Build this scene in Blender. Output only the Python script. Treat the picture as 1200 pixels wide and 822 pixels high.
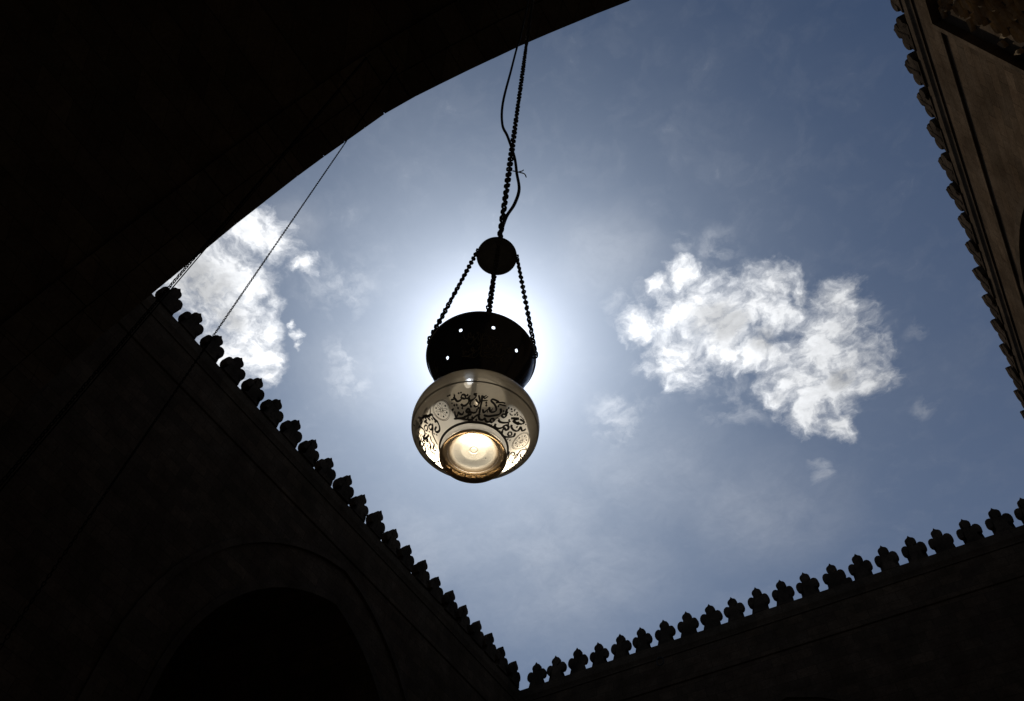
import bpy, bmesh, math, random, json
from mathutils import Vector, Matrix, Quaternion
random.seed(7)
for o in list(bpy.data.objects): bpy.data.objects.remove(o)
sc = bpy.context.scene
COL = sc.collection

# ------------------------------------------------------------------ camera
# the court's world axes: x to the right wall, y to the far wall, z up; the eye is the origin, 1.6 m above the floor
R3 = Matrix(((0.85781493, -0.41323887, -0.30559316), (0.51225563, 0.73578855, 0.44295527), (0.04180561, -0.53651546, 0.84285435)))
cam = bpy.data.cameras.new('camera'); camo = bpy.data.objects.new('camera', cam); COL.objects.link(camo)
rx, ry, rz = R3.col[0], R3.col[1], R3.col[2]
m3 = Matrix((rx, -ry, -rz)).transposed()
camo.matrix_world = m3.to_4x4()
cam.sensor_width = 36.0; cam.lens = 36.0 * 938.13 / 1200.0
cam.clip_start = 0.05; cam.clip_end = 2000
sc.camera = camo

# ------------------------------------------------------------------ light and exposure
SUN = Vector((-0.3325, 0.4250, 0.8419)).normalized()
sc.view_settings.view_transform = 'Standard'; sc.view_settings.look = 'None'
sc.view_settings.gamma = 1.0; sc.view_settings.exposure = -0.6
sc.view_settings.use_curve_mapping = False
sun = bpy.data.lights.new('sun', 'SUN'); suno = bpy.data.objects.new('sun', sun); COL.objects.link(suno)
sun.energy = 4.8; sun.angle = math.radians(0.53); sun.color = (1.0, 0.93, 0.82)
suno.rotation_mode = 'QUATERNION'; suno.rotation_quaternion = (-SUN).to_track_quat('-Z', 'Y')
suno.location = (-12, 15, 40)

# ------------------------------------------------------------------ sky: Nishita, dust aureole round the sun, a broken cloud layer
CLOUD = [[-0.021, 0.7293, 0.0274], [0.0333, 0.6411, 0.0178], [-0.0938, 0.5969, 0.0519], [-0.1497, 0.6547, 0.048], [-0.0881, 0.6662, 0.0473], [-0.042, 0.6252, 0.0518], [0.0038, 0.6097, 0.0315], [-0.0024, 0.67, 0.0328], [-0.1832, 0.5827, 0.0266], [-0.1324, 0.5394, 0.0153], [-0.0967, 0.5381, 0.0251], [-0.0572, 0.7066, 0.0273], [0.0752, 0.6711, 0.0319], [0.0589, 0.7192, 0.0423], [0.0247, 0.7525, 0.0478], [-0.0134, 0.7779, 0.0492], [0.0139, 0.817, 0.0498], [0.066, 0.7832, 0.0411], [0.076, 0.8279, 0.0308], [-0.0206, 0.8471, 0.041], [0.0076, 0.8883, 0.0268], [-0.0481, 0.7907, 0.0258], [-0.5738, 0.1766, 0.0371], [-0.5566, 0.2155, 0.0314], [-0.6417, 0.2066, 0.0584], [-0.6976, 0.2268, 0.0606], [-0.6303, 0.2538, 0.0332], [-0.5468, 0.2653, 0.018], [-0.6216, 0.2803, 0.0188], [-0.6832, 0.2774, 0.055], [-0.6668, 0.3145, 0.0307], [-0.6991, 0.3523, 0.0317], [-0.7116, 0.3811, 0.0177], [-0.7422, 0.3176, 0.0505], [-0.635, 0.3484, 0.0084], [-0.7006, 0.1547, 0.0907], [-0.6241, 0.3341, 0.0069], [-0.6428, 0.363, 0.0071]]
FAINT = [[-0.0503, 0.9491, 0.0141], [-0.274, 0.6814, 0.0234], [-0.0796, 0.4882, 0.0145], [-0.0356, 0.5192, 0.0218], [0.1294, 0.9223, 0.0131], [0.1616, 0.7771, 0.0132], [-0.5894, 0.4262, 0.0316], [-0.6108, 0.4612, 0.0265], [-0.2757, 0.7168, 0.0417], [-0.1766, 0.5459, 0.0312], [-0.0543, 0.9777, 0.0128], [-0.1143, 0.7691, 0.0435], [-0.5228, 0.3179, 0.0394]]
THICK = [[-0.0803, 0.618, 0.0288], [-0.0754, 0.6435, 0.0265], [-0.6979, 0.2186, 0.0402], [-0.6962, 0.2717, 0.0248], [-0.6928, 0.19, 0.0316], [-0.2619, 0.4504, 0.0013], [-0.0306, 0.6935, 0.0188], [0.0399, 0.8014, 0.0196]]
world = bpy.data.worlds.new('World'); sc.world = world; world.use_nodes = True
nt = world.node_tree; nt.nodes.clear(); N = nt.nodes; LK = nt.links
def nd(t, **k):
    n = N.new(t)
    for a, b in k.items(): setattr(n, a, b)
    return n
def mth(op, a, b=None, c=None, clamp=False):
    n = nd('ShaderNodeMath', operation=op, use_clamp=clamp)
    for i, v in enumerate((a, b, c)):
        if v is None: continue
        if isinstance(v, (int, float)): n.inputs[i].default_value = v
        else: LK.new(v, n.inputs[i])
    return n.outputs[0]
def vmth(op, a, b=None):
    n = nd('ShaderNodeVectorMath', operation=op)
    for i, v in enumerate((a, b)):
        if v is None: continue
        if isinstance(v, (tuple, list, Vector)): n.inputs[i].default_value = v
        else: LK.new(v, n.inputs[i])
    return n.outputs['Value'] if op in ('DOT_PRODUCT', 'LENGTH', 'DISTANCE') else n.outputs[0]
def mrange(v, a, b, c, d, smooth=True):
    n = nd('ShaderNodeMapRange', interpolation_type='SMOOTHSTEP' if smooth else 'LINEAR', clamp=True)
    LK.new(v, n.inputs[0])
    for i, x in enumerate((a, b, c, d)): n.inputs[i + 1].default_value = x
    return n.outputs[0]
def mixc(f, a, b, bt='MIX'):
    n = nd('ShaderNodeMix', data_type='RGBA', blend_type=bt)
    for s, v in ((n.inputs[0], f), (n.inputs[6], a), (n.inputs[7], b)):
        if isinstance(v, (int, float)): s.default_value = v
        elif isinstance(v, tuple): s.default_value = v + (1.0,)
        else: LK.new(v, s)
    return n.outputs[2]
def noise(vec, scale, detail=6, rough=0.55, dist=0.0, w=None):
    n = nd('ShaderNodeTexNoise')
    LK.new(vec, n.inputs['Vector']); n.inputs['Scale'].default_value = scale; n.inputs['Detail'].default_value = detail
    n.inputs['Roughness'].default_value = rough; n.inputs['Distortion'].default_value = dist
    return n
tc = nd('ShaderNodeTexCoord'); D = vmth('NORMALIZE', tc.outputs['Generated'])
sky = nd('ShaderNodeTexSky', sky_type='NISHITA'); sky.sun_disc = False
sky.sun_elevation = math.asin(SUN.z); sky.sun_rotation = math.atan2(SUN.x, SUN.y)
sky.altitude = 30; sky.air_density = 1.0; sky.dust_density = 0.7; sky.ozone_density = 1.5
SKY_STRENGTH = 0.06
KS = 1.0 / SKY_STRENGTH
ct = vmth('DOT_PRODUCT', D, tuple(SUN)); ct = mth('MINIMUM', ct, 0.99999)
ang = mth('ARCCOSINE', ct)                                          # radians away from the sun
def lobe(amp, sig): return mth('MULTIPLY', mth('POWER', math.e, mth('MULTIPLY', ang, -1.0 / sig)), amp)
def gauss(amp, sig): return mth('MULTIPLY', mth('POWER', math.e, mth('MULTIPLY', mth('MULTIPLY', ang, ang), -1.0 / (sig * sig))), amp)

aur = mth('ADD', lobe(0.74 * KS, 0.145), lobe(2.1 * KS, 0.049))
cm = nd('ShaderNodeCombineXYZ')
for i, kk in enumerate((0.93, 0.97, 1.08)): LK.new(mth('MULTIPLY', aur, kk), cm.inputs[i])
clear = vmth('ADD', vmth('MULTIPLY', sky.outputs[0], (0.195, 0.350, 0.505)), cm.outputs[0])   # white balance of a picture exposed for the sun
# the cloud layer is a flat deck far overhead: deck coordinates = direction / its height
sep = nd('ShaderNodeSeparateXYZ'); LK.new(D, sep.inputs[0])
dz = mth('MAXIMUM', sep.outputs[2], 0.06)
hz = mth('MULTIPLY', mth('SUBTRACT', 1.0, mth('MAXIMUM', sep.outputs[2], 0.0)), KS)
hc_ = nd('ShaderNodeCombineXYZ')
for i, kk in enumerate((0.158, 0.165, 0.175)): LK.new(mth('MULTIPLY', hz, kk), hc_.inputs[i])
clear = vmth('ADD', clear, hc_.outputs[0])                          # city haze thickens towards the horizon
deck = nd('ShaderNodeCombineXYZ')
LK.new(mth('DIVIDE', sep.outputs[0], dz), deck.inputs[0]); LK.new(mth('DIVIDE', sep.outputs[1], dz), deck.inputs[1])
P0 = deck.outputs[0]
def warp(P, scale, amp, detail=4):
    n = noise(P, scale, detail, 0.6)
    return vmth('ADD', P, vmth('MULTIPLY', vmth('SUBTRACT', n.outputs['Color'], (0.5, 0.5, 0.5)), (amp, amp, 0.0)))
P1 = warp(P0, 9.0, 0.075, 6)
P2 = warp(P1, 30.0, 0.026, 6)
def blobs(lst, P, k0, k1):
    acc = None
    for x, y, r in lst:
        v = mrange(vmth('DISTANCE', P, (x, y, 0.0)), r * k0, r * k1, 0.0, 1.0)
        acc = v if acc is None else mth('SMOOTH_MAX', acc, v, 0.15)
    return acc
fb = noise(P1, 19.0, 10, 0.62, 0.15).outputs['Fac']
fine = noise(P1, 70.0, 8, 0.62, 0.0).outputs['Fac']
body = blobs(CLOUD, P2, 2.1, 0.0)
dens = mth('ADD', mth('MULTIPLY', body, 1.15), mth('MULTIPLY', mth('SUBTRACT', fb, 0.5), 2.3))
dens = mth('ADD', dens, mth('MULTIPLY', mth('SUBTRACT', fine, 0.5), 0.7))
GAPS = [[0.002, 0.692, 0.0172], [-0.6026, 0.2806, 0.0213]]
dens = mth('SUBTRACT', dens, mth('MULTIPLY', blobs(GAPS, P2, 1.6, 0.0), 0.40))
has = mrange(body, 0.02, 0.35, 0.0, 1.0)
alpha = mth('MULTIPLY', mth('POWER', mrange(dens, 0.12, 1.12, 0.0, 1.0, False), 1.7), has)
fbody = blobs(FAINT, P1, 2.2, 0.0)
falpha = mth('MULTIPLY', mth('MULTIPLY', fbody, mrange(fb, 0.36, 0.72, 0.0, 1.0)), 0.36)
HAZY = [[-0.1531, 1.0092, 0.126], [-0.5393, 0.94, 0.2034], [-0.2941, 0.8462, 0.113], [-0.7038, 0.8028, 0.1277], [-0.5902, 0.449, 0.0727], [-0.1612, 0.4622, 0.0614], [-0.5094, 0.2048, 0.0366]]
halpha = mth('MULTIPLY', mth('MULTIPLY', blobs(HAZY, P1, 1.8, 0.0), mrange(noise(P1, 6.0, 7, 0.6, 0.0).outputs['Fac'], 0.3, 0.7, 0.45, 1.0)), 0.17)
falpha = mth('MAXIMUM', falpha, halpha)
alpha = mth('MAXIMUM', alpha, falpha)
# thick cores pass less sun
tk = blobs(THICK, P1, 2.2, 0.1)
core = mrange(mth('ADD', tk, mth('MULTIPLY', mth('SUBTRACT', fb, 0.5), 1.6)), 0.30, 1.15, 0.0, 1.0)
tex = mrange(mth('ADD', mth('MULTIPLY', fine, 0.5), mth('MULTIPLY', fb, 0.5)), 0.32, 0.66, 0.75, 1.14, False)
lum = mth('MULTIPLY', mrange(ang, 0.0, 0.60, 1.75, 0.40, False), tex)
lum = mth('MULTIPLY', lum, mrange(core, 0.0, 1.0, 1.0, 0.60, False))
lum = mth('MULTIPLY', lum, KS)
cc = nd('ShaderNodeCombineXYZ')
for i, kk in enumerate((0.95, 0.97, 1.0)): LK.new(mth('MULTIPLY', lum, kk), cc.inputs[i])
# thin milky veils over the blue
veil = mth('MULTIPLY', mrange(noise(warp(P0, 2.2, 0.35), 3.2, 4, 0.5, 0.6).outputs['Fac'], 0.40, 0.75, 0.0, 1.0), 0.07)
clear = mixc(veil, clear, vmth('MULTIPLY', cc.outputs[0], (0.55, 0.58, 0.62)))
final = mixc(alpha, clear, cc.outputs[0])
bg = nd('ShaderNodeBackground'); bg.inputs[1].default_value = SKY_STRENGTH * 1.516           # 0.091: the exposure is 0.6 stop down
LK.new(final, bg.inputs[0])
ow = nd('ShaderNodeOutputWorld'); LK.new(bg.outputs[0], ow.inputs[0])
world.cycles.sampling_method = 'MANUAL'; world.cycles.sample_map_resolution = 1024

# ------------------------------------------------------------------ materials
def mat(name):
    m = bpy.data.materials.new(name); m.use_nodes = True
    t = m.node_tree; t.nodes.clear()
    return m, t
def tnode(t, typ, **k):
    n = t.nodes.new(typ)
    for a, b in k.items(): setattr(n, a, b)
    return n
def stone(name, c0, c1, c2, course=(1.15, 0.55), joint=0.012, bump=0.25, jdark=0.45, rough=0.9):
    m, t = mat(name); L = t.links.new
    geo = tnode(t, 'ShaderNodeNewGeometry')
    sp = tnode(t, 'ShaderNodeSeparateXYZ'); L(geo.outputs['Position'], sp.inputs[0])
    ad = tnode(t, 'ShaderNodeMath', operation='ADD'); L(sp.outputs[0], ad.inputs[0]); L(sp.outputs[1], ad.inputs[1])
    uv = tnode(t, 'ShaderNodeCombineXYZ'); L(ad.outputs[0], uv.inputs[0]); L(sp.outputs[2], uv.inputs[1])
    br = tnode(t, 'ShaderNodeTexBrick'); L(uv.outputs[0], br.inputs['Vector'])
    br.inputs['Scale'].default_value = 1.0; br.inputs['Brick Width'].default_value = course[0]; br.inputs['Row Height'].default_value = course[1]
    br.inputs['Mortar Size'].default_value = joint; br.inputs['Mortar Smooth'].default_value = 0.4
    br.inputs['Color1'].default_value = (0.80, 0.80, 0.80, 1); br.inputs['Color2'].default_value = (1.12, 1.08, 1.04, 1); br.inputs['Mortar'].default_value = (jdark, jdark, jdark, 1)
    n1 = tnode(t, 'ShaderNodeTexNoise'); L(geo.outputs['Position'], n1.inputs['Vector']); n1.inputs['Scale'].default_value = 0.7; n1.inputs['Detail'].default_value = 10; n1.inputs['Roughness'].default_value = 0.65
    r1 = tnode(t, 'ShaderNodeValToRGB'); L(n1.outputs['Fac'], r1.inputs[0])
    e = r1.color_ramp.elements; e[0].position = 0.3; e[0].color = c0 + (1,); e[1].position = 0.7; e[1].color = c2 + (1,)
    k = e.new(0.5); k.color = c1 + (1,)
    n2 = tnode(t, 'ShaderNodeTexNoise'); L(geo.outputs['Position'], n2.inputs['Vector']); n2.inputs['Scale'].default_value = 9; n2.inputs['Detail'].default_value = 8; n2.inputs['Roughness'].default_value = 0.7
    mr = tnode(t, 'ShaderNodeMapRange'); L(n2.outputs['Fac'], mr.inputs[0]); mr.inputs[1].default_value = 0.3; mr.inputs[2].default_value = 0.7; mr.inputs[3].default_value = 0.72; mr.inputs[4].default_value = 1.22
    mx = tnode(t, 'ShaderNodeMix', data_type='RGBA', blend_type='MULTIPLY'); mx.inputs[0].default_value = 1; L(r1.outputs[0], mx.inputs[6]); L(br.outputs[0], mx.inputs[7])
    vm = tnode(t, 'ShaderNodeVectorMath', operation='SCALE'); L(mx.outputs[2], vm.inputs[0]); L(mr.outputs[0], vm.inputs['Scale'])
    bs = tnode(t, 'ShaderNodeBsdfPrincipled'); L(vm.outputs[0], bs.inputs['Base Color']); bs.inputs['Roughness'].default_value = rough; bs.inputs['Specular IOR Level'].default_value = 0.0
    h = tnode(t, 'ShaderNodeMath', operation='MULTIPLY_ADD'); L(br.outputs['Fac'], h.inputs[0]); h.inputs[1].default_value = -0.5; L(n2.outputs['Fac'], h.inputs[2])
    b1 = tnode(t, 'ShaderNodeBump'); b1.inputs['Strength'].default_value = bump; b1.inputs['Distance'].default_value = 0.05; L(h.outputs[0], b1.inputs['Height']); L(b1.outputs[0], bs.inputs['Normal'])
    o = tnode(t, 'ShaderNodeOutputMaterial'); L(bs.outputs[0], o.inputs[0])
    return m
def plain(name, col, rough=0.5, metal=0.0, spec=0.5, nscale=0, var=0.3, bump=0.0):
    m, t = mat(name); L = t.links.new
    bs = tnode(t, 'ShaderNodeBsdfPrincipled'); bs.inputs['Base Color'].default_value = col + (1,); bs.inputs['Roughness'].default_value = rough
    bs.inputs['Metallic'].default_value = metal; bs.inputs['Specular IOR Level'].default_value = spec
    if nscale:
        tx = tnode(t, 'ShaderNodeTexCoord'); n = tnode(t, 'ShaderNodeTexNoise'); L(tx.outputs['Object'], n.inputs['Vector']); n.inputs['Scale'].default_value = nscale; n.inputs['Detail'].default_value = 6
        mr = tnode(t, 'ShaderNodeMapRange'); L(n.outputs['Fac'], mr.inputs[0]); mr.inputs[1].default_value = 0.3; mr.inputs[2].default_value = 0.7; mr.inputs[3].default_value = 1 - var; mr.inputs[4].default_value = 1 + var
        v = tnode(t, 'ShaderNodeVectorMath', operation='SCALE'); v.inputs[0].default_value = col; L(mr.outputs[0], v.inputs['Scale']); L(v.outputs[0], bs.inputs['Base Color'])
        if bump:
            b = tnode(t, 'ShaderNodeBump'); b.inputs['Strength'].default_value = bump; b.inputs['Distance'].default_value = 0.01; L(n.outputs['Fac'], b.inputs['Height']); L(b.outputs[0], bs.inputs['Normal'])
    o = tnode(t, 'ShaderNodeOutputMaterial'); L(bs.outputs[0], o.inputs[0])
    return m
def milk_glass(name, col, tr=0.29, tl=0.38, df=0.06, sc_=0.45, edge=None, neck=None):
    # enamelled blown glass: part of the sun goes straight through, part is scattered forward, a little sheen
    m, t = mat(name); L = t.links.new
    tx = tnode(t, 'ShaderNodeTexCoord')
    n = tnode(t, 'ShaderNodeTexNoise'); L(tx.outputs['Object'], n.inputs['Vector']); n.inputs['Scale'].default_value = 7; n.inputs['Detail'].default_value = 7; n.inputs['Roughness'].default_value = 0.6
    mr = tnode(t, 'ShaderNodeMapRange'); L(n.outputs['Fac'], mr.inputs[0]); mr.inputs[1].default_value = 0.3; mr.inputs[2].default_value = 0.7; mr.inputs[3].default_value = 0.88; mr.inputs[4].default_value = 1.05
    v = tnode(t, 'ShaderNodeVectorMath', operation='SCALE'); v.inputs[0].default_value = col; L(mr.outputs[0], v.inputs['Scale'])
    bp = tnode(t, 'ShaderNodeBump'); bp.inputs['Strength'].default_value = 0.15; bp.inputs['Distance'].default_value = 0.004; L(n.outputs['Fac'], bp.inputs['Height'])
    if neck:                                                        # the bowl's shade put into the glass colour, browner towards the neck
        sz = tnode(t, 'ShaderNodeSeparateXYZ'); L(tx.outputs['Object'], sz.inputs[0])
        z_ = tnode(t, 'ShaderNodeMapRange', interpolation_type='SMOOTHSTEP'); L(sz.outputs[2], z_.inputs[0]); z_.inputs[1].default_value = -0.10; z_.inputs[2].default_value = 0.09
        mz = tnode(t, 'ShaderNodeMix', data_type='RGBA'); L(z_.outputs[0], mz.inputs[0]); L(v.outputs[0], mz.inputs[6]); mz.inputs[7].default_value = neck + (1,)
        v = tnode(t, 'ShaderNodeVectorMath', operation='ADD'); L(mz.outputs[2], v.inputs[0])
    if edge:                                                        # the glass thickens and darkens towards its rim
        xy = tnode(t, 'ShaderNodeVectorMath', operation='MULTIPLY'); L(tx.outputs['Object'], xy.inputs[0]); xy.inputs[1].default_value = (1, 1, 0)
        ln = tnode(t, 'ShaderNodeVectorMath', operation='LENGTH'); L(xy.outputs[0], ln.inputs[0])
        e_ = tnode(t, 'ShaderNodeMapRange', interpolation_type='SMOOTHSTEP'); L(ln.outputs['Value'], e_.inputs[0]); e_.inputs[1].default_value = edge[0]; e_.inputs[2].default_value = edge[1]
        mxe = tnode(t, 'ShaderNodeMix', data_type='RGBA'); L(e_.outputs[0], mxe.inputs[0]); L(v.outputs[0], mxe.inputs[6]); mxe.inputs[7].default_value = edge[2] + (1,)
        old = v; v = tnode(t, 'ShaderNodeVectorMath', operation='ADD'); L(mxe.outputs[2], v.inputs[0])
    T = tnode(t, 'ShaderNodeBsdfTransparent'); L(v.outputs[0], T.inputs[0])
    X = tnode(t, 'ShaderNodeBsdfTranslucent'); L(v.outputs[0], X.inputs[0]); L(bp.outputs[0], X.inputs['Normal'])
    G = tnode(t, 'ShaderNodeBsdfRefraction'); L(v.outputs[0], G.inputs[0]); G.inputs['Roughness'].default_value = 0.50; G.inputs['IOR'].default_value = 1.08
    Df = tnode(t, 'ShaderNodeBsdfDiffuse'); L(v.outputs[0], Df.inputs[0])
    Gl = tnode(t, 'ShaderNodeBsdfGlossy'); Gl.inputs['Roughness'].default_value = 0.22; L(bp.outputs[0], Gl.inputs['Normal'])
    a = tnode(t, 'ShaderNodeMixShader'); a.inputs[0].default_value = sc_; L(X.outputs[0], a.inputs[1]); L(G.outputs[0], a.inputs[2])
    b = tnode(t, 'ShaderNodeMixShader'); b.inputs[0].default_value = tr; L(a.outputs[0], b.inputs[1]); L(T.outputs[0], b.inputs[2])
    c = tnode(t, 'ShaderNodeMixShader'); c.inputs[0].default_value = df; L(b.outputs[0], c.inputs[1]); L(Df.outputs[0], c.inputs[2])
    fr = tnode(t, 'ShaderNodeFresnel'); fr.inputs[0].default_value = 1.3
    d = tnode(t, 'ShaderNodeMixShader'); L(fr.outputs[0], d.inputs[0]); L(c.outputs[0], d.inputs[1]); L(Gl.outputs[0], d.inputs[2])
    o = tnode(t, 'ShaderNodeOutputMaterial'); L(d.outputs[0], o.inputs[0])
    return m
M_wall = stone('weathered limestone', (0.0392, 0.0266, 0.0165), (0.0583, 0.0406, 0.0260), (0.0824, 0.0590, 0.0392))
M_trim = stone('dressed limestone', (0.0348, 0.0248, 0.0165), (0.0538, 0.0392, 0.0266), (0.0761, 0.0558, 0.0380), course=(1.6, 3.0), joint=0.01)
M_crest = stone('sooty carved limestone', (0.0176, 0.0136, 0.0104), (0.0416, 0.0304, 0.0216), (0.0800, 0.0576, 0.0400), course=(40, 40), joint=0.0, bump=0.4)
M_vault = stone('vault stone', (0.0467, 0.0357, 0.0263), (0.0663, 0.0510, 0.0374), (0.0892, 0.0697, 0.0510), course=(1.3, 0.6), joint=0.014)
M_carve = stone('carved stucco', (0.10, 0.073, 0.046), (0.20, 0.148, 0.092), (0.32, 0.24, 0.15), course=(40, 40), joint=0.0, bump=0.4)
M_floor = stone('worn marble paving', (0.11, 0.095, 0.078), (0.15, 0.13, 0.108), (0.19, 0.168, 0.14), course=(2.0, 2.0), joint=0.015, rough=0.6)
M_iron = plain('dark iron', (0.014, 0.012, 0.011), 0.75, 0.0, 0.25, 60, 0.35, 0.2)
M_black = plain('blackened old iron', (0.0025, 0.0022, 0.002), 1.0, 0.0, 0.0, 60, 0.35)
M_cable = plain('black rubber cable', (0.012, 0.012, 0.014), 0.6, 0, 0.4, 40, 0.2)
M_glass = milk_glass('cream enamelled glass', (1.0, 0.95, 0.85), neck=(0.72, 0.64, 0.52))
M_foot = milk_glass('clear smoked glass', (0.52, 0.51, 0.465), tr=0.10, sc_=0.30, edge=(0.072, 0.104, (0.16, 0.11, 0.06)))
M_footwall = milk_glass('thick amber glass', (0.13, 0.090, 0.050), tr=0.08)
M_baffle = milk_glass('frosted neck baffle', (0.3, 0.27, 0.22), tr=0.02, sc_=0.1)
M_bowl = plain('deep blue black enamel glass', (0.010, 0.010, 0.013), 0.16, 0, 0.6, 30, 0.3, 0.05)
M_ink = plain('black enamel ink', (0.008, 0.007, 0.006), 0.35, 0, 0.4, 50, 0.3)
M_inkpale = plain('tarnished gilt enamel', (0.045, 0.038, 0.026), 0.5, 0.2, 0.4, 50, 0.3)
M_inkgrey = plain('grey brown enamel', (0.16, 0.13, 0.095), 0.5, 0, 0.4, 50, 0.3)

# ------------------------------------------------------------------ builders
def link(name, me, m, parent=None, loc=None):
    o = bpy.data.objects.new(name, me); COL.objects.link(o)
    if m is not None and not me.materials: me.materials.append(m)
    if parent is not None: o.parent = parent
    if loc is not None: o.location = loc
    return o
def from_pd(name, V, F, m, parent=None, smooth=False, loc=None):
    me = bpy.data.meshes.new(name); me.from_pydata([tuple(v) for v in V], [], F); me.validate(); me.update()
    if smooth: me.polygons.foreach_set('use_smooth', [True] * len(me.polygons))
    bm = bmesh.new(); bm.from_mesh(me); bmesh.ops.recalc_face_normals(bm, faces=bm.faces); bm.to_mesh(me); bm.free()
    return link(name, me, m, parent, loc)
def thing(name, label, cat, loc=(0, 0, 0), group=None):
    o = bpy.data.objects.new(name, None); COL.objects.link(o); o.location = loc; o.empty_display_size = 0.3
    o['label'] = label; o['category'] = cat
    if group: o['group'] = group
    return o
def tag(o, label, cat, group=None):
    o['label'] = label; o['category'] = cat
    if group: o['group'] = group
    return o
def box_vf(x0, x1, y0, y1, z0, z1):
    V = [(x0, y0, z0), (x1, y0, z0), (x1, y1, z0), (x0, y1, z0), (x0, y0, z1), (x1, y0, z1), (x1, y1, z1), (x0, y1, z1)]
    F = [(0, 3, 2, 1), (4, 5, 6, 7), (0, 1, 5, 4), (1, 2, 6, 5), (2, 3, 7, 6), (3, 0, 4, 7)]
    return V, F
class MB:
    def __init__(s): s.V = []; s.F = []
    def add(s, V, F):
        k = len(s.V); s.V += [tuple(v) for v in V]; s.F += [tuple(i + k for i in f) for f in F]
    def box(s, *a): s.add(*box_vf(*a))
    def map(s, fn): s.V = [fn(*v) for v in s.V]; return s
    def build(s, name, m, parent=None, smooth=False, loc=None): return from_pd(name, s.V, s.F, m, parent, smooth, loc)

# ------------------------------------------------------------------ ground
XL, XR, YN, YF = -24.97, 8.77, 4.30, 40.05        # the four court faces
ZG, ZC, ZTOP = -1.6, 32.22, 34.0                   # floor, parapet top, crest tips
o = MB(); o.add([(-400, -400, ZG), (400, -400, ZG), (400, 400, ZG), (-400, 400, ZG)], [(0, 1, 2, 3)])
g = o.build('ground', M_floor); g['kind'] = 'structure'

# ------------------------------------------------------------------ crest (one fleur shaped merlon mesh shared by all)
half = [(0.56, 0.0), (0.50, 0.05), (0.40, 0.12), (0.36, 0.20), (0.34, 0.30), (0.335, 0.43), (0.37, 0.50), (0.44, 0.44), (0.55, 0.44), (0.63, 0.53), (0.665, 0.67), (0.65, 0.83), (0.59, 0.96), (0.49, 1.03), (0.37, 1.03),
        (0.26, 0.96), (0.18, 0.90), (0.165, 0.96), (0.19, 1.03), (0.26, 1.10), (0.295, 1.20), (0.28, 1.32), (0.21, 1.42), (0.10, 1.48), (0.045, 1.54), (0.0, 1.62)]
def merlon_mesh():
    out = [(x * 1.03, z * 1.11) for x, z in half] + [(-x * 1.03, z * 1.11) for x, z in reversed(half[:-1])]
    T = 0.13; n = len(out); bm = bmesh.new()
    rows = []
    for yy, sc_ in ((-T, 0.955), (-T + 0.035, 1.0), (T - 0.035, 1.0), (T, 0.955)):
        rows.append([bm.verts.new((x * sc_, yy, 0.75 + (z - 0.75) * sc_ if z > 0.02 else z)) for x, z in out])
    for a, b in zip(rows, rows[1:]):
        for i in range(n): bm.faces.new((a[i], a[(i + 1) % n], b[(i + 1) % n], b[i]))
    bm.faces.new(rows[0]); bm.faces.new(list(reversed(rows[-1])))
    bmesh.ops.triangulate(bm, faces=[f for f in bm.faces if len(f.verts) > 4])
    # incised veins: a shallow stem rib down each face
    for yy in (-T - 0.02, T + 0.02):
        vs = [bm.verts.new(p) for p in ((-0.05, yy, 0.2), (0.05, yy, 0.2), (0.03, yy, 1.2), (-0.03, yy, 1.2), (-0.09, yy * 0.92, 0.15), (0.09, yy * 0.92, 0.15), (0.06, yy * 0.92, 1.32), (-0.06, yy * 0.92, 1.32))]
        for f in ((0, 1, 2, 3), (0, 4, 5, 1), (1, 5, 6, 2), (2, 6, 7, 3), (3, 7, 4, 0)): bm.faces.new([vs[i] for i in f])
    bmesh.ops.recalc_face_normals(bm, faces=bm.faces)
    me = bpy.data.meshes.new('merlon'); bm.to_mesh(me); bm.free(); me.materials.append(M_crest)
    return me
ME_MERLON = merlon_mesh()

# pointed arch: centre c, half span s, springing zs, apex za -> list of (u, z) left to right
def pointed(c, s, zs, za, n=14):
    h = za - zs; Rr = (s * s + h * h) / (2 * s); cx = s - Rr        # two centred
    a1 = math.atan2(h, -cx) if cx < 0 else math.atan2(h, -cx)
    R_ = []
    for i in range(n + 1):
        t = a1 * i / n; R_.append((cx + Rr * math.cos(t), zs + Rr * math.sin(t)))
    R_[-1] = (0.0, za)
    pts = [(c - x, z) for x, z in R_] + [(c + x, z) for x, z in reversed(R_[:-1])]
    return pts

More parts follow.
